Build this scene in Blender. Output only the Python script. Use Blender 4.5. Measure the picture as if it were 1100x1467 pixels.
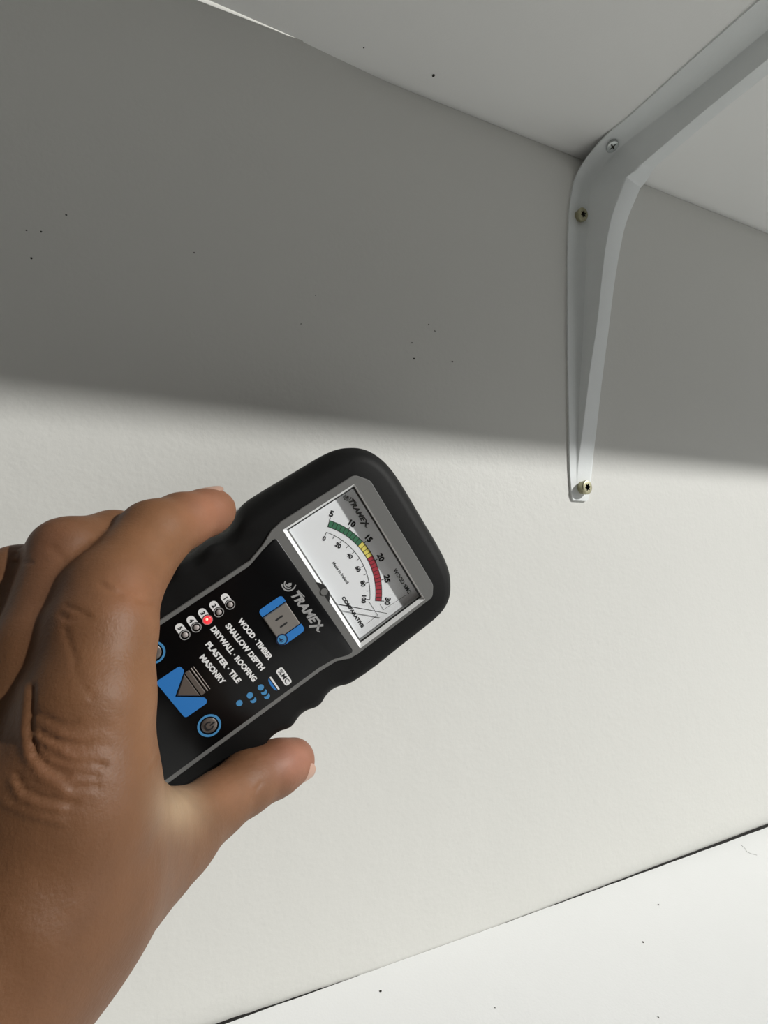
import bpy, bmesh, math, random
import numpy as np
from mathutils import Vector, Matrix
random.seed(4); rng = np.random.default_rng(4)
MM = 0.001
scene = bpy.context.scene
for o in list(bpy.data.objects): bpy.data.objects.remove(o, do_unlink=True)

# ------------------------------------------------------------------ camera (world: wall = plane y 0, x along wall, z up, metres)
F_PX = 700.0
R_ = np.array([0.922249, -0.386592, 0.001713]); U_ = np.array([-0.027050, -0.060109, 0.997825]); D_ = np.array([0.385648, 0.920290, 0.065893])
CAM = np.array([-0.249371, -0.24, -0.266235])
cd = bpy.data.cameras.new('camera'); cam = bpy.data.objects.new('camera', cd); scene.collection.objects.link(cam)
cd.sensor_fit = 'HORIZONTAL'; cd.sensor_width = 36; cd.lens = F_PX / 1100 * 36; cd.clip_start = 0.005; cd.clip_end = 50
cam.matrix_world = Matrix(((R_[0], U_[0], -D_[0], CAM[0]), (R_[1], U_[1], -D_[1], CAM[1]), (R_[2], U_[2], -D_[2], CAM[2]), (0, 0, 0, 1)))
scene.camera = cam
# ------------------------------------------------------------------ light
w = bpy.data.worlds.new('room_light'); scene.world = w; w.use_nodes = True
bg = w.node_tree.nodes['Background']; bg.inputs[0].default_value = (1.0, 0.95, 0.86, 1); bg.inputs[1].default_value = 0.035
LDIR = Vector((0.676, -0.567, 0.484)).normalized()
ld = bpy.data.lights.new('ceiling_lamp', 'AREA'); ld.shape = 'DISK'; ld.size = 0.19; ld.energy = 318; ld.color = (1.0, 0.992, 0.96)
lo = bpy.data.objects.new('ceiling_lamp', ld); scene.collection.objects.link(lo)
lo.location = Vector((-0.12, -0.02, -0.22)) + LDIR * 5.4
lo.rotation_euler = (-LDIR).to_track_quat('-Z', 'Y').to_euler()
wd = bpy.data.lights.new('side_fill', 'AREA'); wd.shape = 'RECTANGLE'; wd.size = 1.1; wd.size_y = 1.3; wd.energy = 8.0; wd.color = (0.98, 0.99, 1.0)  # soft fill light added out of view on the right to lift shaded surfaces
wo = bpy.data.objects.new('side_fill', wd); scene.collection.objects.link(wo)
wo.location = (2.1, -1.5, -0.35); wo.rotation_euler = (Vector((-0.1, 0, -0.25)) - wo.location).to_track_quat('-Z', 'Y').to_euler()
vs = scene.view_settings; vs.view_transform = 'Standard'; vs.look = 'None'; vs.exposure = 0; vs.gamma = 1; vs.use_curve_mapping = False

# ------------------------------------------------------------------ helpers
def link(o): scene.collection.objects.link(o); return o
def tag(o, label=None, cat=None, group=None, kind=None):
    for k, v in (('label', label), ('category', cat), ('group', group), ('kind', kind)):
        if v: o[k] = v
    return o
def empty(name, mat=None, loc=None):
    o = bpy.data.objects.new(name, None); o.empty_display_size = 0.02
    if mat is not None: o.matrix_world = mat
    if loc is not None: o.location = loc
    return link(o)
def smooth(me, ang=35):
    for p in me.polygons: p.use_smooth = True
    try: me.set_sharp_from_angle(angle=math.radians(ang))
    except Exception: pass
def obj(name, bm, mat, parent=None, ang=35, loc=None):
    bmesh.ops.recalc_face_normals(bm, faces=bm.faces)
    me = bpy.data.meshes.new(name); bm.to_mesh(me); bm.free()
    for m in (mat if isinstance(mat, (list, tuple)) else [mat]): me.materials.append(m)
    smooth(me, ang)
    o = bpy.data.objects.new(name, me); link(o)
    if parent is not None: o.parent = parent
    if loc is not None: o.location = loc
    return o
def mat(name, col, rough=0.5, metal=0.0, spec=0.5, bump=None, noise=None, emit=None, coat=0.0, sss=None):
    m = bpy.data.materials.new(name); m.use_nodes = True; nt = m.node_tree; b = nt.nodes['Principled BSDF']
    b.inputs['Base Color'].default_value = (*col, 1); b.inputs['Roughness'].default_value = rough; b.inputs['Metallic'].default_value = metal
    b.inputs['Specular IOR Level'].default_value = spec; b.inputs['Coat Weight'].default_value = coat
    tc = nt.nodes.new('ShaderNodeTexCoord')
    if emit: b.inputs['Emission Color'].default_value = (*emit[0], 1); b.inputs['Emission Strength'].default_value = emit[1]
    if noise:                                   # (scale, amount): slow colour variation
        n = nt.nodes.new('ShaderNodeTexNoise'); n.inputs['Scale'].default_value = noise[0]; n.inputs['Detail'].default_value = 5
        nt.links.new(tc.outputs['Object'], n.inputs['Vector'])
        r = nt.nodes.new('ShaderNodeMapRange'); r.inputs[3].default_value = 1 - noise[1]; r.inputs[4].default_value = 1 + noise[1]
        nt.links.new(n.outputs['Fac'], r.inputs[0])
        mx = nt.nodes.new('ShaderNodeVectorMath'); mx.operation = 'SCALE'; mx.inputs[0].default_value = col
        nt.links.new(r.outputs[0], mx.inputs['Scale']); nt.links.new(mx.outputs[0], b.inputs['Base Color'])
    if bump:                                    # list of (scale, distance)
        prev = None
        for sc, dist in bump:
            n = nt.nodes.new('ShaderNodeTexNoise'); n.inputs['Scale'].default_value = sc; n.inputs['Detail'].default_value = 4
            nt.links.new(tc.outputs['Object'], n.inputs['Vector'])
            bp = nt.nodes.new('ShaderNodeBump'); bp.inputs['Strength'].default_value = 1; bp.inputs['Distance'].default_value = dist
            nt.links.new(n.outputs['Fac'], bp.inputs['Height'])
            if prev: nt.links.new(prev.outputs[0], bp.inputs['Normal'])
            prev = bp
        nt.links.new(prev.outputs[0], b.inputs['Normal'])
    return m
def at(px, py, d):
    """point (mm) where the sight line through pixel px, py of the photograph meets the plane d mm in front of the wall"""
    r = R_ * (px - 550) - U_ * (py - 733.5) + D_ * F_PX
    t = (-d * MM - CAM[1]) / r[1]
    return (CAM + r * t) * 1000

M_wall = mat('painted_plaster', (0.69, 0.688, 0.655), 0.55, noise=(9, 0.02), bump=[(420, 0.00009), (90, 0.0002)])
M_shelf = mat('white_melamine', (0.85, 0.86, 0.86), 0.5, noise=(14, 0.015), bump=[(900, 0.00005), (40, 0.0002)])
M_under = mat('white_board_paint', (0.92, 0.925, 0.91), 0.5, noise=(14, 0.015), bump=[(900, 0.00005)])
M_speck = mat('dark_grit', (0.03, 0.027, 0.022), 0.8)
M_metal = mat('white_powder_coat', (0.80, 0.83, 0.83), 0.42, noise=(60, 0.03), bump=[(700, 0.00004)])
M_brass = mat('yellow_zinc', (0.40, 0.38, 0.25), 0.42, metal=0.7, noise=(500, 0.15))
M_zinc = mat('zinc', (0.55, 0.58, 0.57), 0.35, metal=0.85, noise=(500, 0.15))
M_hole = mat('recess_dark', (0.03, 0.028, 0.02), 0.5, metal=0.3)
M_rubber = mat('black_rubber', (0.0055, 0.0055, 0.0055), 0.62, spec=0.22, bump=[(1500, 0.00003)])
M_grey = mat('grey_plastic', (0.17, 0.17, 0.165), 0.45)
M_panel = mat('black_gloss_film', (0.004, 0.004, 0.0045), 0.28, spec=0.3)
M_chrome = mat('polished_bezel', (0.85, 0.86, 0.86), 0.25, spec=0.6)
M_dark = mat('dark_groove', (0.02, 0.02, 0.02), 0.5)
M_card = mat('dial_white', (0.92, 0.94, 0.96), 0.5)
M_ink = mat('black_ink', (0.012, 0.012, 0.014), 0.6)
M_inkgrey = mat('grey_ink', (0.09, 0.09, 0.09), 0.6)
M_green = mat('green_ink', (0.045, 0.19, 0.095), 0.6); M_yellow = mat('yellow_ink', (0.86, 0.74, 0.16), 0.6); M_red = mat('red_ink', (0.42, 0.03, 0.05), 0.6)
M_white = mat('white_ink', (0.86, 0.86, 0.86), 0.5); M_silver = mat('silver_ink', (0.36, 0.36, 0.36), 0.5)
M_blue = mat('blue_ink', (0.03, 0.21, 0.60), 0.45); M_blue2 = mat('pale_blue_ink', (0.07, 0.28, 0.56), 0.45); M_navy = mat('navy_ink', (0.008, 0.02, 0.07), 0.5)
M_key = mat('brushed_key', (0.42, 0.39, 0.36), 0.3, metal=0.55, bump=[(2500, 0.00003)])
M_lens = mat('clear_led', (0.40, 0.36, 0.35), 0.35)
M_redled = mat('lit_red_led', (0.8, 0.03, 0.03), 0.3, emit=((1.0, 0.035, 0.05), 1.0))
M_redhot = mat('red_led_core', (0.9, 0.5, 0.35), 0.3, emit=((1.0, 0.36, 0.26), 1.5))
M_needle = mat('needle_black', (0.01, 0.01, 0.01), 0.4)
M_nail = mat('fingernail', (0.50, 0.31, 0.235), 0.33, spec=0.5)

M_key2 = mat('brown_key', (0.17, 0.145, 0.13), 0.3, metal=0.4, bump=[(2500, 0.00003)])
def glass_mat():
    m = bpy.data.materials.new('clear_window'); m.use_nodes = True; nt = m.node_tree
    for n in list(nt.nodes): nt.nodes.remove(n)
    out = nt.nodes.new('ShaderNodeOutputMaterial'); mix = nt.nodes.new('ShaderNodeMixShader'); tr = nt.nodes.new('ShaderNodeBsdfTransparent')
    gl = nt.nodes.new('ShaderNodeBsdfGlossy'); gl.inputs['Roughness'].default_value = 0.03; fr = nt.nodes.new('ShaderNodeLayerWeight'); fr.inputs['Blend'].default_value = 0.5; pw = nt.nodes.new('ShaderNodeMath'); pw.operation = 'POWER'; pw.inputs[1].default_value = 5; ad = nt.nodes.new('ShaderNodeMath'); ad.operation = 'MULTIPLY_ADD'; ad.inputs[1].default_value = 0.5; ad.inputs[2].default_value = 0.015; nt.links.new(fr.outputs['Facing'], pw.inputs[0]); nt.links.new(pw.outputs[0], ad.inputs[0])
    nt.links.new(ad.outputs[0], mix.inputs[0]); nt.links.new(tr.outputs[0], mix.inputs[1]); nt.links.new(gl.outputs[0], mix.inputs[2]); nt.links.new(mix.outputs[0], out.inputs[0])
    return m
M_glass = glass_mat()

# ------------------------------------------------------------------ wall (one grid, dipping back above the lower shelf towards the right)
ZL = -0.478
def wall_y(x, z):
    y = 0.0
    k = min(max((x + 0.085) / 0.26, 0), 1.25); dz = z - ZL          # bulging plaster that drops back at the foot, growing to the right
    h = 0.008 + 0.014 * k
    if dz < h: t = 1 - max(dz, 0) / h; y -= 0.004 * k * (1 - t ** 2)
    elif dz < h + 0.16: q = 1 - (dz - h) / 0.16; y -= 0.004 * k * q * q * (3 - 2 * q)
    h = 0.005 + 0.009 * k
    if dz < h: t = 1 - max(dz, 0) / h; y += 0.0036 * k * t ** 2
    k2 = min(max((-0.15 - x) / 0.10, 0), 1.0); h2 = 0.012
    t2 = max(0.0, 1 - (z - ZL) / h2) if z < ZL + h2 else 0.0
    y += 0.0018 * k2 * t2 ** 2
    k3 = min(max((x + 0.205) / 0.06, 0), 1.0)                     # skim coat rounds back a little under the upper shelf
    t3 = max(0.0, 1 - (-z) / 0.016) if -0.016 < z <= 0 else (1.0 if z > 0 else 0.0)
    y += 0.0040 * k3 * t3 ** 2
    return y
bm = bmesh.new()
xs = sorted(set([-1.2, -0.9, -0.6] + [round(-0.45 + 0.0125 * i, 4) for i in range(65)] + [0.5, 0.7, 0.9]))
zs = sorted(set([-0.95, -0.7, -0.55, -0.49] + [round(ZL + 0.0015 * i, 4) for i in range(28)] + [round(-0.434 + 0.008 * i, 4) for i in range(20)] + [round(-0.26 + 0.04 * i, 3) for i in range(6)] + [-0.022 + 0.0022 * i for i in range(11)] + [0.004, 0.03, 0.2, 0.5]))
G = [[bm.verts.new((x, wall_y(x, z) if z >= ZL else wall_y(x, ZL) + 0.0005, z)) for x in xs] for z in zs]
for a in range(len(zs) - 1):
    for b in range(len(xs) - 1): bm.faces.new((G[a][b], G[a][b + 1], G[a + 1][b + 1], G[a + 1][b]))
ret = bmesh.ops.extrude_face_region(bm, geom=bm.faces[:])
for v in [g for g in ret['geom'] if isinstance(g, bmesh.types.BMVert)]: v.co.y = 0.10
wall = tag(obj('wall_back', bm, M_wall), kind='structure')

M_joint_shade = mat('joint_shade', (0.012, 0.011, 0.010), 0.9)
def shade_strip(x0, x1, n):                                              # near-black strip painting in the shade of the open joint behind the lower shelf
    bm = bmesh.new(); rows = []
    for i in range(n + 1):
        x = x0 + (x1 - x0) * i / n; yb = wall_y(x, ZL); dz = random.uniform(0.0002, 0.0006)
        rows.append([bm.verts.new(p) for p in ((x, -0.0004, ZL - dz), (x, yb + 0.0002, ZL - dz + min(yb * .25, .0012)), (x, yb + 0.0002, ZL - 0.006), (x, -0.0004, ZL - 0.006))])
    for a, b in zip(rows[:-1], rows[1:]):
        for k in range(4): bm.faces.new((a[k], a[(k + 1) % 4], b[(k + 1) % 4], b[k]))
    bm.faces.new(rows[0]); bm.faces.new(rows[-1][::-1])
    return obj('joint_shade', bm, M_joint_shade, wall)
shade_strip(-0.075, 0.6, 160); shade_strip(-0.6, -0.15, 100)
def specks(parent, pts):
    for c, n, r in pts:
        bm = bmesh.new(); bmesh.ops.create_icosphere(bm, subdivisions=1, radius=r)
        n = Vector(n)
        for v in bm.verts:
            v.co *= random.uniform(0.7, 1.25); v.co -= n * v.co.dot(n) * 0.6
        obj('speck', bm, M_speck, parent, loc=Vector(c) - parent.location)
specks(wall, [((at(x, y, 0) * MM), (0, 1, 0), r) for x, y, r in
    [(614, 465, .0005), (623, 474, .0005), (590, 491, .0004), (593, 514, .0006), (648, 518, .0006), (431, 464, .0003), (45, 370, .0005), (38, 330, .0004), (95, 308, .0004), (278, 362, .0004), (59, 332, .0004), (452, 423, .0003)]])

# ------------------------------------------------------------------ shelf boards
def board(name, back, front_y, z_bot, z_top, m, chamfer=0.0, skew=0.0):
    bm = bmesh.new()
    pts = back + [(back[-1][0], front_y), (0.2, front_y), (-0.4, front_y + skew), (back[0][0], front_y + skew)]
    nb = len(back)
    lo_ = [bm.verts.new((x, y, z_bot)) for x, y in pts]
    hi = [bm.verts.new((x, y - (chamfer if i < nb else 0), z_top)) for i, (x, y) in enumerate(pts)]
    bm.faces.new(lo_); bm.faces.new(hi)
    for i in range(len(pts)): j = (i + 1) % len(pts); bm.faces.new((lo_[i], lo_[j], hi[j], hi[i]))
    bm.edges.ensure_lookup_table()
    fe = [e for e in bm.edges if all(v.co.y < front_y + abs(skew) + 1e-6 for v in e.verts)]
    bmesh.ops.bevel(bm, geom=fe, offset=0.0012, segments=2, affect='EDGES', profile=0.5)
    return obj(name, bm, m)
sh = board('shelf_board', [(-0.9, 0.0005), (0.8, 0.0005)] and [(-0.9, -0.009), (-0.36, -0.0050), (-0.30, -0.0030), (-0.25, -0.0015), (-0.225, -0.0008), (-0.196, 0.0), (-0.192, 0.0042), (0.8, 0.0042)], -0.25, 0.0, 0.018, M_under, chamfer=0.034, skew=0.012)
tag(sh, 'upper white shelf board seen from below, carried by the metal bracket', 'shelf')
specks(sh, [((-0.12288, -0.0100, -0.0002), (0, 0, 1), 0.0009), ((-0.16494, -0.0093, -0.0002), (0, 0, 1), 0.0004)])
jag = []
x = -0.95
while x < 0.85:
    g = 0.0002 - 0.0012 * min(max((x + 0.085) / 0.26, 0), 1.25)
    jag.append((x, -g - random.uniform(0, 0.00025))); x += random.uniform(0.004, 0.012) if -0.3 < x < 0.3 else 0.05
sh2 = board('shelf_board', jag, -0.34, ZL - 0.018, ZL, M_shelf)
tag(sh2, 'lower white shelf board with a dark gap along the wall, bottom right', 'shelf')
for p in sh2.data.polygons:
    if abs(p.normal.z) > 0.9 or True: p.use_smooth = False
specks(sh2, [((x * MM, y * MM, ZL + 0.0001), (0, 0, 1), r) for x, y, r in [(-155.3, -12.2, .0006), (-15.1, -39.6, .0005), (17.2, -23.5, .0005), (-45, -72, .0004), (-110, -40, .0003)]])
# hairline chip marks on the lower board
bm = bmesh.new()
pl = [(123, -5.5), (121.5, -9), (118.5, -12.2), (119.2, -14.8), (121, -17)]
for (a, b), (c, d) in zip(pl[:-1], pl[1:]):
    n = Vector((-(d - b), c - a, 0)).normalized() * 0.12
    vs_ = [bm.verts.new(Vector((px * MM, py * MM, ZL + s_))) for s_ in (0.0, 0.00012) for px, py in ((a + n.x, b + n.y), (a - n.x, b - n.y), (c - n.x, d - n.y), (c + n.x, d + n.y))]
    for q in ((4, 5, 6, 7), (0, 1, 5, 4), (1, 2, 6, 5), (2, 3, 7, 6), (3, 0, 4, 7)): bm.faces.new([vs_[i] for i in q])
M_scr = mat('scratch_grey', (0.45, 0.45, 0.44), 0.7)
obj('scratch', bm, M_scr, sh2)

# ------------------------------------------------------------------ shelf bracket: pressed steel strip with a raised rib, bent from wall to shelf
br = empty('shelf_bracket', loc=(0, 0, -0.03))
tag(br, 'white pressed-steel shelf bracket screwed to the wall under the upper shelf', 'bracket')
RB = 26.0
def station(s):            # s: (kind, value) -> base point (y, z), outward normal (y, z)
    k, v_ = s
    if k == 'V': return (-0.6, v_), (-1, 0)
    if k == 'H': return (v_, -0.6), (0, -1)
    a = math.radians(v_)
    cy, cz = -0.6 - RB, -0.6 - RB
    return (cy + RB * math.cos(a), cz + RB * math.sin(a)), (-math.cos(a), -math.sin(a))
ST = [  # station, [xL, crease, rib edge, rib edge right, right crease, xR], rib height left, right
 (('V', -238.2), [-18.2, -15.0, -14.6, -9.0, -8.6, -7.6], 0.0, 0.0),
 (('V', -237.2), [-19.4, -15.4, -14.8, -8.0, -7.4, -6.4], 0.0, 0.0),
 (('V', -235.0), [-19.9, -15.6, -15.0, -6.6, -6.2, -5.6], 0.0, 0.0),
 (('V', -222), [-21.0, -16.0, -15.2, -4.0, -3.6, -3.0], 0.15, 0.1),
 (('V', -214), [-21.1, -15.6, -14.7, -2.7, -2.2, -1.8], 0.6, 0.4),
 (('V', -190), [-20.9, -13.4, -12.0, 0.8, 1.2, 1.4], 2.8, 1.8),
 (('V', -160), [-20.6, -11.0, -9.2, 4.2, 5.5, 6.0], 5.6, 3.8),
 (('V', -123), [-19.9, -7.0, -4.0, 9.2, 11.0, 12.0], 9.2, 6.4),
 (('V', -96), [-19.0, -5.2, -2.0, 12.8, 15.0, 16.5], 11.6, 8.0),
 (('V', -70), [-18.2, -2.6, 0.9, 17.4, 20.5, 23.0], 13.4, 9.6),
 (('V', -45), [-16.4, -0.6, 6.2, 22.6, 26.2, 29.0], 16.4, 12.2),
 (('B', 0), [-13.2, 0.6, 14.4, 32.2, 34.5, 37.0], 19.4, 16.2),
 (('B', 22), [-9.3, 4.5, 16.3, 33.8, 36.5, 40.0], 21.0, 18.0),
 (('B', 45), [-5.6, 10.2, 17.4, 34.2, 38.0, 42.0], 21.6, 18.5),
 (('B', 68), [-1.0, 14.7, 18.9, 34.0, 38.5, 43.0], 21.0, 18.0),
 (('B', 90), [0.8, 17.0, 20.4, 34.2, 38.5, 44.0], 19.2, 16.4),
 (('H', -45), [1.8, 19.2, 22.4, 35.0, 39.0, 45.0], 16.8, 14.4),
 (('H', -65), [2.3, 21.4, 24.2, 36.0, 39.6, 46.0], 14.6, 12.6),
 (('H', -105), [4.6, 23.4, 26.2, 37.6, 41.0, 46.5], 13.2, 11.4),
 (('H', -150), [7.5, 25.0, 27.4, 38.0, 40.6, 44.5], 8.5, 7.2),
 (('H', -185), [10.0, 26.0, 27.4, 36.0, 37.4, 41.0], 3.5, 3.0),
 (('H', -202), [12.5, 26.0, 26.6, 33.5, 34.0, 38.0], 0.4, 0.3),
 (('H', -208), [15.5, 26.0, 26.6, 32.5, 33.0, 35.5], 0.0, 0.0)]
def interp_stations():
    key = []
    for s, xs_, h, hr in ST:
        p = s[1] + 238.2 if s[0] == 'V' else (None)
        if s[0] == 'V': p = s[1]
        elif s[0] == 'B': p = -26.6 + math.radians(s[1]) * RB
        else: p = -26.6 + math.pi / 2 * RB + (-s[1] - 26.6)
        key.append((p, xs_ + [h, hr]))
    return np.array([k[0] for k in key]), np.array([k[1] for k in key])
kp, kv = interp_stations()
samp = sorted(set(list(kp) + list(np.linspace(kp[0], kp[-1], 110)) + list(np.linspace(-30, 18, 30))))
def sm(p):                 # smoothed piecewise-linear interpolation
    q = np.clip(p + np.linspace(-1, 1, 9) * (13 if -75 < p < 60 else 9), kp[0], kp[-1])
    if p < -226: q = np.array([p])
    return np.array([np.interp(q, kp, kv[:, j]).mean() for j in range(8)])
def base(p):
    if p <= -26.6: return station(('V', p))
    if p <= -26.6 + math.pi / 2 * RB: return station(('B', math.degrees((p + 26.6) / RB)))
    return station(('H', -(p + 26.6 - math.pi / 2 * RB) - 26.6))
bm = bmesh.new(); rows = []
for p in samp:
    v_ = sm(p); (by, bz), (ny, nz) = base(p); h, hr = v_[6], v_[7]
    prof = []
    xL, xc, xe, xf, xg, xR = v_[:6]
    r = 0.28
    L_ = lambda t: h + (hr - h) * t
    prof = [(xL, 0), (xL + (xc - xL) * .5, 0), (xc - (xc - xL) * .03 - .15, 0), (xc + (xe - xc) * .06, h * .03), (xc + (xe - xc) * .92, h * .93), (xe + (xf - xe) * .01, h * .985), (xe + (xf - xe) * .06, L_(.06)),
            (xe + (xf - xe) * .5, L_(.5)), (xf - (xf - xe) * .06, L_(.94)), (xf - (xf - xe) * .01, hr * .98), (xf + (xg - xf) * .1, hr * .9), (xf + (xg - xf) * .92, hr * .06), (xg + .2, 0), (xR, 0)]
    xs_ = np.maximum.accumulate([q[0] for q in prof])
    rows.append([bm.verts.new((xx * MM, (by + ny * (q[1] + 0.6)) * MM, (bz + nz * (q[1] + 0.6)) * MM)) for xx, q in zip(xs_, prof)])
for a, b in zip(rows[:-1], rows[1:]):
    for i in range(len(a) - 1): bm.faces.new((a[i], a[i + 1], b[i + 1], b[i]))
bmesh.ops.remove_doubles(bm, verts=bm.verts, dist=1e-6)
bmesh.ops.recalc_face_normals(bm, faces=bm.faces)
bmesh.ops.solidify(bm, geom=bm.faces[:], thickness=0.0012)
for v in bm.verts: v.co.z += 0.03
obj('bracket_arm', bm, M_metal, br, ang=50)

def screw(c, n, rad, hgt, kind, m, twist=0.0):
    """screw head with a six-lobed or crossed recess, axis n, sitting on point c (metres)"""
    N_ = 48; bm = bmesh.new()
    def ring(r, z): return [bm.verts.new((r * math.cos(2 * math.pi * i / N_), r * math.sin(2 * math.pi * i / N_), z)) for i in range(N_)]
    def rec(sc, z):
        out = []
        for i in range(N_):
            a = 2 * math.pi * i / N_ + twist
            if kind == 'star': r = rad * (0.44 + 0.11 * math.cos(6 * a))
            else: r = rad * (0.20 + 0.42 * abs(math.cos(2 * a)) ** 5)
            out.append(bm.verts.new((sc * r * math.cos(a - twist), sc * r * math.sin(a - twist), z)))
        return out
    L = [ring(rad * .9, -0.0015), ring(rad * .9, hgt * .25), ring(rad * .97, hgt * .3), ring(rad, hgt * .45), ring(rad, hgt * .82), ring(rad * .93, hgt * .95), ring(rad * .82, hgt), rec(1.0, hgt * .995), rec(.92, hgt * .5)]
    for a, b in zip(L[:-1], L[1:]):
        for i in range(N_):
            j = (i + 1) % N_; f = bm.faces.new((a[i], a[j], b[j], b[i]))
            if b is L[-1]: f.material_index = 1
    f = bm.faces.new(L[-1]); f.material_index = 1
    q = Vector(n).to_track_quat('Z', 'X')
    for v in bm.verts: v.co = q @ v.co
    return obj('screw', bm, [m, M_hole], br, ang=30, loc=Vector(c) - br.location)
s1 = screw((-0.0113, -0.0018, -0.2298), (0.10, -1, -0.03), 0.0045, 0.0038, 'star', M_brass, 0.3); s1['label'] = 'brass-coloured star-drive screw'
s2 = screw((-0.0078, -0.0018, -0.0470), (0.02, -1, -0.12), 0.0043, 0.0030, 'star', M_brass, 0.1); s2['label'] = 'brass-coloured star-drive screw'
s3 = screw((0.0065, -0.0165, -0.0040), (-0.06, -0.40, -1), 0.0038, 0.0018, 'cross', M_zinc, 0.5); s3['label'] = 'grey cross-head screw'

# ------------------------------------------------------------------ moisture meter (local mm: u right, v up, w out of the face)
AU = Vector((0.561855, 0.018543, -0.827028)); AV = Vector((0.824304, -0.096649, 0.557837)); AW = Vector((-0.069587, -0.995146, -0.069587)); AW = AU.cross(AV)
MO = Vector((-0.179440, -0.042, -0.275554))
mm_ = empty('moisture_meter', mat=Matrix(((AU.x, AV.x, AW.x, MO.x), (AU.y, AV.y, AW.y, MO.y), (AU.z, AV.z, AW.z, MO.z), (0, 0, 0, 1))))
tag(mm_, 'black hand-held moisture meter with a needle dial, held against the wall by the hand', 'meter')
def V3(u, v, w_): return Vector((u * MM, v * MM, w_ * MM))
def fillet(pts, rads, seg=6):
    """round the corners of a closed polygon"""
    out = []; n = len(pts)
    if not isinstance(rads, (list, tuple)): rads = [rads] * n
    for i in range(n):
        p = Vector(pts[i]); a = Vector(pts[i - 1]); b = Vector(pts[(i + 1) % n]); r = rads[i]
        if r <= 0: out.append(tuple(p)); continue
        d1 = (a - p).normalized(); d2 = (b - p).normalized(); ang = d1.angle(d2); t = min(r / math.tan(ang / 2), (a - p).length * .49, (b - p).length * .49); r = t * math.tan(ang / 2)
        c = p + (d1 + d2).normalized() * (r / math.sin(ang / 2)); p1 = p + d1 * t; p2 = p + d2 * t
        a1 = math.atan2(p1.y - c.y, p1.x - c.x); a2 = math.atan2(p2.y - c.y, p2.x - c.x); da = (a2 - a1 + math.pi) % (2 * math.pi) - math.pi
        for k in range(seg + 1): a_ = a1 + da * k / seg; out.append((c.x + r * math.cos(a_), c.y + r * math.sin(a_)))
    return out
def rect(u0, v0, u1, v1): return [(u0, v0), (u1, v0), (u1, v1), (u0, v1)]
def offset(pts, d):
    """move a counter-clockwise outline outwards by d"""
    out = []; n = len(pts)
    for i in range(n):
        a = Vector(pts[i - 1]); b = Vector(pts[(i + 1) % n]); t = (b - a).normalized(); out.append((pts[i][0] + t.y * d, pts[i][1] - t.x * d))
    return out
def ccw(pts):
    s = sum(pts[i - 1][0] * pts[i][1] - pts[i][0] * pts[i - 1][1] for i in range(len(pts)))
    return pts if s > 0 else pts[::-1]
def slab(bm, levels, hole=None, mi=0, hole_w=None):
    """loft outlines [(pts, w)...] bottom to top; cap the top (with an optional hole, its wall going down to hole_w) and the bottom"""
    n0 = len(bm.faces)
    L = [[bm.verts.new(V3(u, v, w_)) for u, v in pts] for pts, w_ in levels]
    for a, b in zip(L[:-1], L[1:]):
        for i in range(len(a)): j = (i + 1) % len(a); bm.faces.new((a[i], a[j], b[j], b[i]))
    if hole is None: bm.faces.new(L[0][::-1]); bm.faces.new(L[-1])
    else:
        wt = levels[-1][1]; hv = [bm.verts.new(V3(u, v, wt)) for u, v in hole]
        es = [bm.edges.get((L[-1][i - 1], L[-1][i])) for i in range(len(L[-1]))] + [bm.edges.new((hv[i - 1], hv[i])) for i in range(len(hv))]
        bmesh.ops.triangle_fill(bm, use_beauty=True, use_dissolve=False, edges=es)
        lw = [bm.verts.new(V3(u, v, hole_w)) for u, v in hole]
        for i in range(len(hv)): j = (i + 1) % len(hv); bm.faces.new((hv[i], hv[j], lw[j], lw[i]))
    bm.faces.ensure_lookup_table()
    for f in bm.faces[n0:]: f.material_index = mi
def flat(bm, pts, w_, mi=0, th=0.05):
    """thin printed patch"""
    slab(bm, [(ccw(pts), w_), (ccw(pts), w_ + th)], mi=mi)
def dome(bm, c, r, w0, hgt, mi=0, n=24, ry=None, k=4):
    ry = ry or r; L = []
    for i in range(k):
        a = math.pi / 2 * i / k; L.append([bm.verts.new(V3(c[0] + r * math.cos(a) * math.cos(t), c[1] + ry * math.cos(a) * math.sin(t), w0 + hgt * math.sin(a))) for t in [2 * math.pi * j / n for j in range(n)]])
    top = bm.verts.new(V3(c[0], c[1], w0 + hgt)); fs = []
    for a, b in zip(L[:-1], L[1:]):
        for i in range(n): j = (i + 1) % n; fs.append(bm.faces.new((a[i], a[j], b[j], b[i])))
    for i in range(n): fs.append(bm.faces.new((L[-1][i], L[-1][(i + 1) % n], top)))
    for f in fs: f.material_index = mi
def ringpts(c, r, n=40, ry=None): return [(c[0] + r * math.cos(2 * math.pi * i / n), c[1] + (ry or r) * math.sin(2 * math.pi * i / n)) for i in range(n)]
def annulus(bm, c, r0, r1, w0, w1, mi=0, n=40, a0=0, a1=360, kx=1.0):
    full = abs(a1 - a0) >= 359.9; m = n if full else n + 1
    A = [math.radians(a0 + (a1 - a0) * i / n) for i in range(m)]
    P = [[bm.verts.new(V3(c[0] + kx * r * math.cos(a), c[1] + r * math.sin(a), w_)) for a in A] for r, w_ in ((r0, w0), (r0, w1), (r1, w1), (r1, w0))]
    fs = []
    for k in range(4):
        a, b = P[k], P[(k + 1) % 4]
        for i in range(m if full else m - 1): j = (i + 1) % m; fs.append(bm.faces.new((a[i], a[j], b[j], b[i])))
    if not full: fs.append(bm.faces.new([P[k][0] for k in range(4)])); fs.append(bm.faces.new([P[k][-1] for k in range(4)][::-1]))
    for f in fs: f.material_index = mi
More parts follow.
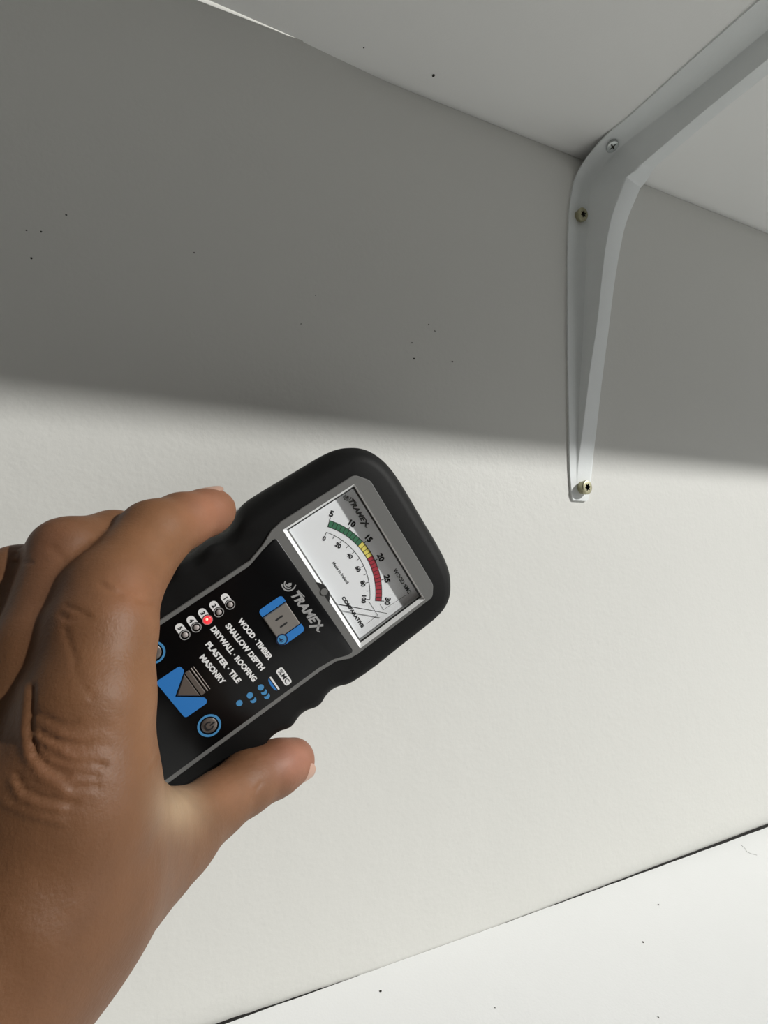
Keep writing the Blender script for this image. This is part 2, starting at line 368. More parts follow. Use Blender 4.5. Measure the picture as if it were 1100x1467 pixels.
def stroke(bm, a, b, wd, w_, mi=0, th=0.05):
    a = Vector(a); b = Vector(b); n = (b - a).normalized(); n = Vector((-n.y, n.x)) * wd / 2
    flat(bm, [tuple(a + n), tuple(a - n), tuple(b - n), tuple(b + n)], w_, mi, th)
_tc = {}
def glyphs(txt, bold):
    key = (txt, bold)
    if key not in _tc:
        c = bpy.data.curves.new('t', 'FONT'); c.body = txt; c.size = 1; c.offset = bold; c.resolution_u = 3; c.fill_mode = 'FRONT'
        o = bpy.data.objects.new('t', c); link(o); dg = bpy.context.evaluated_depsgraph_get(); dg.update()
        me = o.evaluated_get(dg).to_mesh(); vs_ = np.array([v.co[:2] for v in me.vertices]); fs = [tuple(p.vertices) for p in me.polygons]
        o.evaluated_get(dg).to_mesh_clear(); bpy.data.objects.remove(o); bpy.data.curves.remove(c)
        _tc[key] = (vs_, fs)
    return _tc[key]
def text(bm, txt, c, wd, hgt, w_, rot=0.0, shear=0.0, mi=0, bold=0.018, both=True):
    """printed lettering, centre c, total width wd and cap height hgt in mm"""
    vs_, fs = glyphs(txt, bold); v = vs_.copy()
    if shear: v[:, 0] += v[:, 1] * shear
    lo_, hi = v.min(0), v.max(0); v = (v - (lo_ + hi) / 2)
    sy = hgt / (hi[1] - lo_[1]); sx = wd / (hi[0] - lo_[0]) if wd else sy
    v = v * [sx, sy]; ca, sa = math.cos(math.radians(rot)), math.sin(math.radians(rot))
    V = [bm.verts.new(V3(c[0] + x * ca - y * sa, c[1] + x * sa + y * ca, w_)) for x, y in v]
    for f in fs:
        try: g = bm.faces.new([V[i] for i in f]); g.material_index = mi
        except ValueError: pass
    return (hi[0] - lo_[0]) * sx

# --- rubber boot
right = [(0, 35.2), (12, 35.3), (22, 35.1), (27.5, 34.5), (32, 33.2), (36, 31.2), (39, 28.4), (41, 24.8), (42.1, 20), (42.5, 14), (42.5, 5), (42.6, -6), (42.8, -14), (42.6, -22), (42.0, -28.2), (41.2, -31.2), (39.3, -33.4), (38.4, -36.4), (38.9, -39.6), (40.6, -41.8), (41.4, -43.6), (41.3, -45.6), (40.2, -48), (38.9, -50.4), (38.8, -52.8), (40.1, -55.0), (41.1, -57.0), (41.1, -59.4), (40.0, -61.8), (38.8, -64.2), (38.8, -66.8), (40.0, -69.2), (41.0, -71.2), (41.0, -73.5), (40.2, -76), (39.4, -79), (39.6, -84), (39.4, -90), (38.4, -95), (36.2, -99), (32.5, -101.6), (26, -102.6), (13, -103)]
right = [(u, v) for u, v in right if v > -92] + [(39.6, -97), (39.0, -103), (36, -108), (31, -110.5), (24, -111), (13, -111)]
UC = 0.6
left = [(2 * UC - u - (0.6 if v > -30 else 0), v) for u, v in right[::-1] if u > 0.1]
out_ = ccw(right + [(UC, -111)] + left)
def dens(pts, d=1.6):
    r = []
    for i in range(len(pts)):
        a = Vector(pts[i]); b = Vector(pts[(i + 1) % len(pts)]); k = max(1, int((b - a).length / d))
        r += [tuple(a.lerp(b, j / k)) for j in range(k)]
    return r
def relax(pts, n=2):
    for _ in range(n): pts = [((pts[i - 1][0] + 2 * pts[i][0] + pts[(i + 1) % len(pts)][0]) / 4, (pts[i - 1][1] + 2 * pts[i][1] + pts[(i + 1) % len(pts)][1]) / 4) for i in range(len(pts))]
    return pts
out_ = relax(dens(out_, 1.2), 2)
def flare(d):                                                     # the skirt of the boot widens on the plain sides, little along the right-hand grips
    o = offset(out_, d); r = []
    for (u, v), (a, b) in zip(out_, o):
        f = min(max((v - 12) / 22, 0), 1); k = 0.5 + f if u > 0 else (1.5 if v > -28 else 0.8); r.append((u + (a - u) * k, v + (b - v) * k))
    return relax(r, 8)
well = rect(-29.9, -17.4, 30.9, 18.4)
bm = bmesh.new()
slab(bm, [(offset(out_, 0.0), -30.5), (flare(2.4), -27), (flare(3.4), -16), (flare(2.9), -9), (flare(1.1), -4.0), (offset(out_, 0.0), -2.6), (offset(out_, -1.2), -1.6), (relax(offset(out_, -3.2), 6), -0.9)], hole=ccw(rect(-30.4, -17.9, 31.4, 18.9)), hole_w=-10)
boot = obj('rubber_boot', bm, M_rubber, mm_, ang=50)
# --- grey plate with keyhole outline
hd = fillet([(-27.4, 25.3), (27.8, 25.3), (32.4, 22), (32.4, -19.5), (31.8, -23.5), (29.2, -28.5), (28.4, -36), (28.2, -60), (27.6, -108.5), (-26.2, -108.5), (-26.6, -60), (-26.8, -35), (-29.2, -27.5), (-32.2, -21.5), (-33.2, -16), (-33.2, 20.5)][::-1], [4, 4, 3, 3, 3, 3, 0, 0, 2, 6, 6, 4, 6, 6, 4, 4][::-1], 5)
hd = ccw(hd)
bm = bmesh.new()
slab(bm, [(hd, -3), (hd, -0.35), (offset(hd, -0.3), 0.0)], hole=ccw(well), hole_w=-0.5)
plate = obj('face_plate', bm, M_grey, mm_)
# --- black control panel inset in it
pn = fillet([(-29.0, -21.4), (30.4, -20.4), (29.6, -24), (27.6, -28.8), (26.7, -36), (26.4, -60), (25.8, -107), (-24.4, -107), (-24.8, -60), (-25.0, -36), (-27.4, -28.2)][::-1], [1.2, 1.2, 3, 6, 6, 0, 2, 2, 0, 6, 5][::-1], 4); pn = ccw(pn)
bm = bmesh.new(); slab(bm, [(pn, -0.6), (pn, 0.12), (offset(pn, -0.12), 0.2)])
panel = obj('control_panel', bm, M_panel, mm_)
# --- window: bright chamfered frame, dark groove, sunken card
def frame(name, o0, w0, o1, w1, m, parent):
    bm = bmesh.new(); A = [bm.verts.new(V3(u, v, w0)) for u, v in o0]; B = [bm.verts.new(V3(u, v, w1)) for u, v in o1]
    A2 = [bm.verts.new(V3(u, v, w0 - .5)) for u, v in o0]; B2 = [bm.verts.new(V3(u, v, w1 - .5)) for u, v in o1]
    for i in range(4):
        j = (i + 1) % 4
        for P, Q in ((A, B), (B, B2), (A2, A), (B2, A2)): bm.faces.new((P[i], P[j], Q[j], Q[i]))
    return obj(name, bm, m, parent, ang=20)
wf = frame('window_frame', rect(-29.9, -17.4, 30.9, 18.4), 0.1, rect(-29.0, -15.9, 29.4, 18.0), -1.2, M_chrome, mm_)
frame('gasket', rect(-29.0, -15.9, 29.4, 18.0), -1.2, rect(-28.4, -15.2, 28.8, 17.3), -1.6, M_dark, wf)
WC = -5.0
frame('shroud', rect(-28.4, -15.2, 28.8, 17.3), -1.6, rect(-29.4, -16.4, 29.6, 18.2), WC - .4, mat('dial_side', (0.5, 0.51, 0.51), 0.5), wf)
bm = bmesh.new(); slab(bm, [(rect(-30, -17, 30.5, 18.5), WC - 1.2), (rect(-30, -17, 30.5, 18.5), WC)])
card = obj('dial_card', bm, M_card, mm_)
bm = bmesh.new(); slab(bm, [(rect(-28.9, -15.8, 29.3, 17.9), -1.5), (rect(-28.9, -15.8, 29.3, 17.9), -0.7)])
obj('window_pane', bm, M_glass, mm_)
# pivot bump on the lower edge of the window
bm = bmesh.new()
pv = [(-4.2, -17.6), (6.2, -17.6), (5.0, -16.6), (2.6, -15.2), (-0.6, -15.2), (-3.0, -16.6)]
slab(bm, [(ccw(pv), -1.5), (ccw(pv), 0.15)]); obj('pivot_cover', bm, M_dark, wf)
bm = bmesh.new(); slab(bm, [(ringpts((1.2, -17.0), 1.5, 20), 0.1), (ringpts((1.2, -17.0), 1.5, 20), 0.35)]); obj('zero_screw', bm, M_grey, wf)

# --- dial scale
bm = bmesh.new(); C0 = (-0.2, -24.1); RO, RI = 33.7, 31.1
def sect(bm, c, r0, r1, a0, a1, w_, mi, n=3):
    pts = [(c[0] + r1 * math.cos(math.radians(a0 + (a1 - a0) * i / n)), c[1] + r1 * math.sin(math.radians(a0 + (a1 - a0) * i / n))) for i in range(n + 1)] + [(c[0] + r0 * math.cos(math.radians(a1 + (a0 - a1) * i / n)), c[1] + r0 * math.sin(math.radians(a1 + (a0 - a1) * i / n))) for i in range(n + 1)]
    flat(bm, pts, w_, mi)
bounds = list(np.linspace(129.8, 100.1, 10)) + list(np.linspace(100.1, 86.8, 5))[1:] + list(np.linspace(86.8, 50.9, 13))[1:]
for i in range(25): sect(bm, C0, RI, RO, bounds[i], bounds[i + 1], WC, 0 if i < 9 else 1 if i < 13 else 2)
annulus(bm, C0, RO - .02, RO + .22, WC, WC + .08, 3, 60, 50.6, 130.1); annulus(bm, C0, RI - .22, RI + .02, WC, WC + .08, 3, 60, 50.6, 130.1)
for i, a in enumerate(bounds):
    ca, sa = math.cos(math.radians(a)), math.sin(math.radians(a))
    stroke(bm, (C0[0] + RI * ca, C0[1] + RI * sa), (C0[0] + RO * ca, C0[1] + RO * sa), 0.26, WC + .03, 3)
for i in range(6):
    a = 130 - 15.8 * i; ca, sa = math.cos(math.radians(a)), math.sin(math.radians(a))
    stroke(bm, (C0[0] + RO * ca, C0[1] + RO * sa), (C0[0] + (RO + 1.4) * ca, C0[1] + (RO + 1.4) * sa), 0.3, WC + .03, 3)
C1 = (-0.33, -25.4)
annulus(bm, C1, 29.4, 29.62, WC, WC + .06, 3, 60, 53.2, 127.8)
for i in range(11):
    a = 127.8 - 7.46 * i; ca, sa = math.cos(math.radians(a)), math.sin(math.radians(a)); l = 1.5 if i % 2 else 1.7
    stroke(bm, (C1[0] + 29.5 * ca, C1[1] + 29.5 * sa), (C1[0] + (29.5 - l) * ca, C1[1] + (29.5 - l) * sa), 0.24, WC + .03, 3)
for a, b in (((21.74, .9), (24.95, .81)), ((24.95, .81), (25.73, 13.2)), ((18.0, -2.64), (25.37, -2.63)), ((25.37, -2.63), (25.58, -8.9))): stroke(bm, a, b, 0.16, WC + .03, 4)
obj('scale_print', bm, [M_green, M_yellow, M_red, M_ink, M_inkgrey], card)
bm = bmesh.new(); TW = WC + .07
for i, t in enumerate(('5', '10', '15', '20', '25', '30')):
    a = 130 - 15.8 * i; r = 36.8; text(bm, t, (C0[0] + r * math.cos(math.radians(a)), C0[1] + r * math.sin(math.radians(a))), None, 2.8, TW, rot=a - 90, bold=0.055)
for i, t in enumerate(('0', '20', '40', '60', '80', '100')):
    a = 127.8 - 14.92 * i; r = 26.7; text(bm, t, (C1[0] + r * math.cos(math.radians(a)), C1[1] + r * math.sin(math.radians(a))), None, 2.1, TW, rot=a - 90, bold=0.055)
text(bm, 'COMPARATIVE', (17.5, -11.0), 16.6, 1.6, TW, bold=0.055, rot=0.8)
text(bm, 'WOOD %MC', (19.4, 15.0), 13.4, 1.9, TW, bold=0.022, rot=1.2)
text(bm, 'Made in Ireland', (-0.2, -6.3), 11.4, 1.3, TW, bold=0.02, rot=2.5)
def logo(bm, c, k, w_, wd, mi):
    for r, a0, a1 in ((3.0, 233, 408), (2.05, 195, 358), (1.15, 238, 408)): annulus(bm, c, (r - wd) * k, r * k, w_, w_ + .05, mi, 24, a0, a1)
    d = [(math.cos(t) * .62 * (1 if math.cos(t) < 0 else 1), math.sin(t) * .5) for t in np.linspace(0.5, 2 * math.pi - .5, 14)] + [(1.15, 0)]
    ca, sa = math.cos(math.radians(85)), math.sin(math.radians(85))
    flat(bm, [(c[0] + k * (x * ca - y * sa) + .2 * k, c[1] + k * (x * sa + y * ca) + .1 * k) for x, y in d], w_, mi)
def wordmark(bm, c, wd, hgt, w_, mi, rot):
    """slanted capitals, the X with a long tail"""
    text(bm, 'TRAME', (c[0] - wd * .10, c[1] - wd * .10 * math.sin(math.radians(rot))), wd * .80, hgt * .72, w_, shear=0.30, mi=mi, bold=0.038, rot=rot)
    ca, sa = math.cos(math.radians(rot)), math.sin(math.radians(rot))
    P = lambda x, y: (c[0] + x * ca - y * sa, c[1] + x * sa + y * ca)
    stroke(bm, P(wd * .27, -hgt * .62), P(wd * .44, hgt * .34), wd * .05, w_, mi); stroke(bm, P(wd * .30, hgt * .36), P(wd * .46, -hgt * .30), wd * .05, w_, mi); stroke(bm, P(wd * .46, -hgt * .30), P(wd * .52, -hgt * .16), wd * .025, w_, mi)
    stroke(bm, P(-wd * .50, hgt * .36), P(-wd * .30, hgt * .46), wd * .02, w_, mi)
logo(bm, (-26.4, 14.0), 0.62, TW, .45, 0)
wordmark(bm, (-17.4, 14.6), 14.2, 3.2, TW, 0, 1.2)
for f in bm.faces:
    cc = f.calc_center_median(); 
    if cc.y > 0.0128 and cc.x < -0.009: f.material_index = 1
obj('dial_lettering', bm, [M_ink, M_inkgrey], card)
# --- needle, resting at the right stop
bm = bmesh.new()
a = Vector((8.4, -16.4)); b = Vector((26.7, 1.1)); n = (b - a).normalized(); n = Vector((-n.y, n.x))
na = [tuple(a + n * .22), tuple(a - n * .22), tuple(b - n * .10), tuple(b + n * .10)]
slab(bm, [(ccw(na), WC + 1.9), (ccw(na), WC + 2.15)]); obj('needle', bm, M_needle, mm_)

# --- panel lettering
PW = 0.24
bm = bmesh.new()
for t, c, wd in (('WOOD · TIMBER', (0.9, -49.9), 20.8), ('SHALLOW DEPTH', (1.2, -54.7), 23.6), ('DRYWALL · ROOFING', (1.0, -59.6), 27.6), ('PLASTER · TILE', (1.3, -64.5), 20.4), ('MASONRY', (1.1, -69.1), 14.2)):
    text(bm, t, c, wd, 2.3, PW, bold=0.05, rot=3.0)
logo(bm, (-10.0, -27.2), 1.0, PW, .52, 1)
wordmark(bm, (4.2, -27.0), 19.6, 5.2, PW, 1, 2.4)
tagp = fillet(rect(16.6, -50.7, 24.6, -47.6), 1.0, 4); flat(bm, tagp, PW - .02, 0); text(bm, '%MC', (20.6, -49.15), 6.4, 1.9, PW + .06, mi=2, bold=0.015)
flat(bm, fillet(rect(17.3, -53.9, 23.9, -53.2), .3, 3), PW, 0)
flat(bm, [(17.4, -54.3), (23.7, -54.3), (22.9, -55.0), (20.6, -55.3), (18.2, -55.0)], PW, 3)
def crescent(c, r=1.2): return [(c[0] + r * math.cos(t), c[1] + r * math.sin(t)) for t in np.linspace(-2.0, 2.0, 14)] + [(c[0] - 1.5 + 1.35 * math.cos(t), c[1] + 1.35 * math.sin(t)) for t in np.linspace(.85, -.85, 8)]
for u, v, k in ((18.5, -58.7, 0), (20.9, -58.7, 1), (23.0, -58.7, 1), (18.5, -63.7, 0), (20.9, -63.7, 1), (18.5, -68.5, 0)):
    flat(bm, crescent((u, v)) if k else ringpts((u, v), 1.22, 20), PW, 4)
obj('panel_lettering', bm, [M_white, M_silver, M_ink, M_blue, M_blue2], panel)
# --- indicator lamps with numbered tags
for i, v in enumerate((-50.25, -55.25, -60.15, -65.0, -69.8)):
    bm = bmesh.new(); annulus(bm, (-16.35, v), 1.62, 1.92, PW, PW + .25, 0, 28, kx=.96); lit = i == 2
    M_ring = M_silver
    dome(bm, (-16.35, v), 1.05 if not lit else 1.55, PW - .02, .55, 1)
    if lit: dome(bm, (-16.7, v - .05), .62, PW + .28, .34, 2, 16)
    lamp = obj('indicator_lamp', bm, [mat('pink_ring', (0.55, 0.25, 0.25), .5) if lit else M_silver, M_redled if lit else M_lens, M_redhot], mm_)
    if lit: lamp['label'] = 'lit red indicator lamp'
    bm = bmesh.new(); pts = [(-17.55, v + 1.55), (-20.0, v + 1.55)] + [(-20.0 + 1.55 * math.cos(t), v + 1.55 * math.sin(t)) for t in np.linspace(math.pi / 2 + .3, 1.5 * math.pi - .3, 8)] + [(-20.0, v - 1.55), (-17.55, v - 1.55)] + [(-16.35 + 2.15 * math.cos(t), v + 2.15 * math.sin(t)) for t in np.linspace(math.pi + .75, math.pi - .75, 9)]
    flat(bm, pts, PW, 0); text(bm, str(i + 1), (-19.6, v), None, 1.75, PW + .08, mi=1, bold=0.05)
    obj('number_tag', bm, [M_white, M_ink], mm_)
# --- hold key
bm = bmesh.new(); kp_ = rect(-4.5, -42.9, 6.2, -32.2); slab(bm, [(kp_, 0.1), (kp_, .5), (offset(kp_, -.45), .95)])
hk = obj('hold_key', bm, M_key, mm_, ang=10); hk['label'] = 'metallic key with two pause bars'
bm = bmesh.new()
for u in (-.75, 2.6): flat(bm, fillet(rect(u - .38, -39.6, u + .38, -36.1), .36, 4), .96, 2)
flat(bm, fillet(rect(-8.0, -43.0, -4.9, -32.0), [1.4, .1, .1, 1.4], 4), PW, 0, .2); flat(bm, fillet(rect(6.6, -42.6, 9.9, -31.9), [1.2, 1.2, 1.6, .1], 4), PW, 0, .2)
slab(bm, [(ringpts((7.2, -41.6), 2.35, 30), PW), (ringpts((7.2, -41.6), 2.35, 30), 1.0)], mi=3); slab(bm, [(ringpts((7.2, -41.6), 1.8, 30), 1.0), (ringpts((7.2, -41.6), 1.8, 30), 1.08)], mi=1)
flat(bm, [(6.1, -41.9), (6.6, -41.9), (7.5, -41.1), (7.5, -42.9), (6.6, -42.3), (6.1, -42.3)], 1.1, 3); annulus(bm, (7.2, -41.9), .75, .95, 1.08, 1.14, 3, 8, -50, 50)
obj('key_surround', bm, [M_blue, M_blue2, M_ink, M_navy], hk)
# --- down key: metal wedge in a blue notch
bm = bmesh.new()
for v0, v1, w1 in ((-77.9, -75.9, .75), (-75.4, -74.75, .5), (-74.25, -73.85, .45)): 
    q = rect(-4.3, v0, 6.8, v1); slab(bm, [(q, .1), (offset(q, -.02), w1 * .6), (offset(q, -.25), w1)])
tri = [(-4.0, -78.2), (6.6, -78.2), (1.3, -84.6)]; slab(bm, [(ccw(tri), .1), (ccw(tri), .45), (ccw([(-3.4, -78.4), (6.0, -78.4), (1.3, -84.0)]), .75)])
dk = obj('down_key', bm, M_key2, mm_, ang=10); dk['label'] = 'metallic down-arrow key'
bm = bmesh.new(); flat(bm, fillet([(-7.6, -77.6), (-5.0, -77.4), (1.3, -85.3), (8.4, -77.2), (10.7, -77.4), (10.5, -87.0), (-7.7, -87.6)], [1.2, 1.4, 0, 1.4, 1.3, 1.2, 1.2], 4), PW, 0, .2)
obj('key_surround', bm, M_blue, dk)
# --- round keys
def round_key(c, label):
    bm = bmesh.new(); dome(bm, c, 3.0, .15, .6, 0, 32, k=3)
    k = obj('round_key', bm, M_key2, mm_); k['label'] = label
    bm = bmesh.new(); annulus(bm, c, 3.55, 4.35, PW, PW + .22, 0); obj('key_ring', bm, M_blue2, k)
    return k
pk = round_key((18.6, -81.9), 'metallic round power key')
bm = bmesh.new(); annulus(bm, (18.6, -81.9), 1.15, 1.7, .55, .78, 0, 30, 125, 415); stroke(bm, (18.6, -81.6), (18.6, -79.5), .55, .66, 0, .16); obj('power_symbol', bm, M_ink, pk)
round_key((-17.6, -82.3), 'metallic round key half covered by the forefinger')

# ------------------------------------------------------------------ person: left hand and wrist, grown as one distance field
P = at
CH = {}
def chain(name, pts): CH[name] = [(np.array(P(x, y, d)), r) for x, y, d, r in pts]
chain('index', [(112, 1150, 112, 14.0), (128, 1010, 108, 13.6), (146, 905, 101, 12.3), (158, 852, 94, 11.6), (222, 766, 76, 10.3), (262, 746, 66, 9.0), (294, 735, 58, 8.1), (307, 731, 55, 7.7)])
chain('middle', [(20, 1150, 106, 13.5), (62, 930, 96, 10.5), (98, 792, 80, 9.6), (164, 772, 67, 8.6), (206, 803, 34, 7.6)])
chain('ring', [(-62, 1160, 96, 13.0), (-10, 950, 88, 10.0), (28, 832, 74, 9.6), (86, 818, 46, 8.6), (136, 834, 24, 7.4)])
chain('little', [(-135, 1180, 84, 12.0), (-85, 1010, 80, 9.0), (-55, 905, 68, 8.8), (-10, 888, 42, 7.8), (40, 888, 24, 7.0)])
chain('thumb', [(82, 1325, 104, 14), (168, 1258, 84, 13.6), (254, 1197, 63, 12.2), (310, 1153, 48, 10.2), (352, 1122, 38, 10.6), (396, 1100, 31, 10.2), (419, 1091, 28, 8.9)])
chain('palm_a', [(112, 1150, 112, 14.5), (60, 1290, 117, 14.5), (-40, 1420, 119, 15)])
chain('palm_b', [(20, 1160, 106, 14.0), (-20, 1300, 108, 16), (-90, 1460, 110, 18)])
chain('palm_c', [(-62, 1170, 96, 13.5), (-90, 1300, 96, 16), (-160, 1460, 100, 18)])
chain('palm_d', [(-135, 1190, 84, 12.5), (-170, 1330, 84, 15), (-230, 1470, 90, 17)])
chain('thenar', [(82, 1325, 104, 14), (-28, 1412, 116, 14.5), (-170, 1520, 124, 17)])
chain('web', [(150, 1130, 98, 10), (192, 1172, 82, 8.0), (246, 1198, 62, 7.0)])
chain('web_b', [(130, 1230, 104, 12), (200, 1226, 76, 9)])
chain('heel', [(40, 1270, 88, 13), (-80, 1260, 74, 14)])
chain('wrist', [(-150, 1455, 118, 16), (-270, 1570, 122, 19), (-400, 1730, 124, 21)])
chain('wrist_b', [(-170, 1460, 104, 18), (-260, 1560, 108, 20), (-400, 1720, 112, 22)])
allp = np.array([p for c in CH.values() for p, r in c]); 
lo_ = allp.min(0) - 30; hi_ = allp.max(0) + 30
lo_[0] = max(lo_[0], -395); lo_[2] = max(lo_[2], -455)
VX = 1.25
gx, gy, gz = [np.arange(lo_[i], hi_[i], VX, dtype=np.float32) for i in range(3)]
GX, GY, GZ = np.meshgrid(gx, gy, gz, indexing='ij', sparse=True)
def seg(a, b, ra, rb, X, Y, Z):
    d = b - a; L2 = float(d @ d)
    t = ((X - a[0]) * d[0] + (Y - a[1]) * d[1] + (Z - a[2]) * d[2]) / L2; t = np.clip(t, 0, 1)
    return np.sqrt((X - a[0] - t * d[0]) ** 2 + (Y - a[1] - t * d[1]) ** 2 + (Z - a[2] - t * d[2]) ** 2) - (ra + (rb - ra) * t)
def smin(a, b, k):
    h = np.maximum(k - np.abs(a - b), 0) / k
    return np.minimum(a, b) - h * h * k * 0.25
def chain_sdf(c, k=3.0):
    f = None
    for (a, ra), (b, rb) in zip(c[:-1], c[1:]):
        s = seg(a.astype(np.float32), b.astype(np.float32), ra, rb, GX, GY, GZ); f = s if f is None else smin(f, s, k)
    return f
palm = None
for nme in ('palm_a', 'palm_b', 'palm_c', 'palm_d', 'thenar', 'heel', 'wrist', 'wrist_b'):
    s = chain_sdf(CH[nme]); palm = s if palm is None else smin(palm, s, 16)
thumb = chain_sdf(CH['thumb'])
palm = smin(palm, thumb, 16); palm = smin(palm, chain_sdf(CH['web']), 10); palm = smin(palm, chain_sdf(CH['web_b']), 16)
tot = None
for nme in ('index', 'middle', 'ring', 'little'):
    f = smin(palm, chain_sdf(CH[nme]), 9); tot = f if tot is None else smin(tot, f, 1.2)
del palm, thumb
def surface_nets(F):
    S = F < 0; nx, ny, nz = F.shape
    acc = np.zeros((nx - 1, ny - 1, nz - 1, 3), np.float32); cnt = np.zeros((nx - 1, ny - 1, nz - 1), np.float32)
    edges = []
    for ax in range(3):
        sl0 = [slice(None)] * 3; sl1 = [slice(None)] * 3; sl0[ax] = slice(0, -1); sl1[ax] = slice(1, None)
        a = F[tuple(sl0)]; b = F[tuple(sl1)]; idx = np.argwhere((a < 0) != (b < 0))
        fa = a[tuple(idx.T)]; fb = b[tuple(idx.T)]; t = fa / (fa - fb); p = idx.astype(np.float32); p[:, ax] += t
        o1, o2 = [(1, 2), (0, 2), (0, 1)][ax]
        for da in (0, -1):
            for db in (0, -1):
                c = idx.copy(); c[:, o1] += da; c[:, o2] += db
                ok = np.all((c >= 0) & (c < np.array(cnt.shape)), 1)
                np.add.at(acc, tuple(c[ok].T), p[ok]); np.add.at(cnt, tuple(c[ok].T), 1)
        edges.append((idx, fa < 0, o1, o2))
    cells = np.argwhere(cnt > 0); ids = -np.ones(cnt.shape, np.int64); ids[tuple(cells.T)] = np.arange(len(cells))
    V = acc[tuple(cells.T)] / cnt[tuple(cells.T)][:, None]; Q = []
    for ax, (idx, neg, o1, o2) in enumerate(edges):
        ok = (idx[:, o1] > 0) & (idx[:, o2] > 0) & (idx[:, o1] < cnt.shape[o1]) & (idx[:, o2] < cnt.shape[o2])
        idx = idx[ok]; neg = neg[ok]; q = []
        for da, db in ((0, 0), (-1, 0), (-1, -1), (0, -1)):
            c = idx.copy(); c[:, o1] += da; c[:, o2] += db; q.append(ids[tuple(c.T)])
        q = np.stack(q, 1); flip = neg if ax == 1 else ~neg; q[flip] = q[flip][:, ::-1]; Q.append(q)
    return V, np.concatenate(Q)
for ax in range(3):                                               # close the arm where it leaves the modelled space
    for e in (0, -1): tot[tuple(e if i == ax else slice(None) for i in range(3))] = 1.0
HV, HQ = surface_nets(tot)
HV = HV * VX + np.array([gx[0], gy[0], gz[0]])
del tot
def to_mesh(name, V, Q):
    me = bpy.data.meshes.new(name); me.from_pydata([tuple(v) for v in V], [], [tuple(q) for q in Q]); me.update(); return me
me = to_mesh('hand_base', HV * MM, HQ)
tmp = bpy.data.objects.new('hand_base', me); link(tmp)
md = tmp.modifiers.new('s', 'SMOOTH'); md.factor = 0.5; md.iterations = 6
md = tmp.modifiers.new('d', 'SUBSURF'); md.levels = 1; md.render_levels = 1
dg = bpy.context.evaluated_depsgraph_get(); dg.update()
me2 = bpy.data.meshes.new_from_object(tmp.evaluated_get(dg)); bpy.data.objects.remove(tmp); bpy.data.meshes.remove(me)
n = len(me2.vertices); co = np.empty(n * 3, np.float32); me2.vertices.foreach_get('co', co); co = co.reshape(-1, 3).astype(np.float64)
no = np.empty(n * 3, np.float32); me2.vertex_normals.foreach_get('vector', no); no = no.reshape(-1, 3).astype(np.float64)
# skin relief: creases and folds (x, y of the dorsal side as seen by the photographer; depth in mm)
dv = co - CAM; zz = dv @ D_; pix = np.stack([550 + F_PX * (dv @ R_) / zz, 733.5 - F_PX * (dv @ U_) / zz], 1)
face = np.clip(-(no * (dv / np.linalg.norm(dv, axis=1, keepdims=True))).sum(1), 0, 1)
disp = np.zeros(n)
def poly_dist(pl):
    best = np.full(n, 1e9)
    for (ax, ay), (bx, by) in zip(pl[:-1], pl[1:]):
        d = np.array([bx - ax, by - ay], float); t = np.clip(((pix[:, 0] - ax) * d[0] + (pix[:, 1] - ay) * d[1]) / (d @ d), 0, 1)
        best = np.minimum(best, np.hypot(pix[:, 0] - ax - t * d[0], pix[:, 1] - ay - t * d[1]))
    return best
front = np.clip(face * 3, 0, 1)
def crease(pl, depth, wd):                                   # negative depth = raised fold
    global disp
    disp -= 0.6 * depth * np.exp(-(poly_dist(pl) / wd) ** 2) * front
FOLDS = [
 ([(36, 985), (33, 1050), (40, 1085), (60, 1112), (92, 1130)], -0.7, 8), ([(46, 985), (43, 1045), (52, 1082), (72, 1102), (95, 1112)], 0.9, 4.5),
 ([(18, 1120), (28, 1142), (50, 1152), (85, 1160)], -0.6, 6), ([(6, 1150), (40, 1165), (90, 1178)], -0.5, 6), ([(24, 1110), (34, 1130), (60, 1142), (110, 1152)], 0.6, 4),
 ([(52, 1022), (75, 1032), (95, 1040), (110, 1034)], 0.45, 3.5), ([(58, 1048), (80, 1060), (104, 1064), (125, 1066)], 0.55, 3.5), ([(62, 1072), (80, 1085), (110, 1092), (150, 1096)], 0.5, 3.5),
 ([(45, 1052), (70, 1066), (92, 1074)], -0.4, 4), ([(85, 1052), (105, 1058), (122, 1064)], -0.35, 4), ([(90, 1078), (112, 1092), (136, 1096)], -0.35, 4), ([(75, 1098), (105, 1108), (140, 1112)], 0.4, 4), ([(95, 1128), (140, 1128)], 0.3, 5),
 ([(86, 880), (98, 888), (128, 884)], 0.5, 5), ([(95, 868), (110, 874), (122, 880)], 0.5, 4), ([(92, 900), (100, 925), (108, 945)], 0.4, 5), ([(145, 838), (160, 848), (172, 852)], 0.4, 4), ([(152, 832), (166, 842)], -0.3, 4),
 ([(200, 858), (218, 862)], 0.7, 5), ([(120, 985), (132, 1000)], .25, 5), ([(105, 950), (112, 972)], .25, 5),
 ([(212, 1100), (220, 1092), (226, 1082)], 0.5, 3.5), ([(362, 1145), (368, 1130), (374, 1122)], 0.5, 3.5), ([(355, 1150), (362, 1138)], -.3, 4),
 ([(18, 805), (45, 806)], 0.4, 3), ([(75, 786), (90, 800)], 0.4, 7)]
for f in FOLDS: crease(*f)
# loose, wavy skin over the knuckle at the root of the forefinger
m_ = np.exp(-(((pix[:, 0] - 105) / 60) ** 2 + ((pix[:, 1] - 1075) / 55) ** 2))
disp += front * m_ * 0.10 * np.sin((pix[:, 1] - 0.30 * pix[:, 0] + 9 * np.sin(pix[:, 0] / 19.0)) / 4.6)
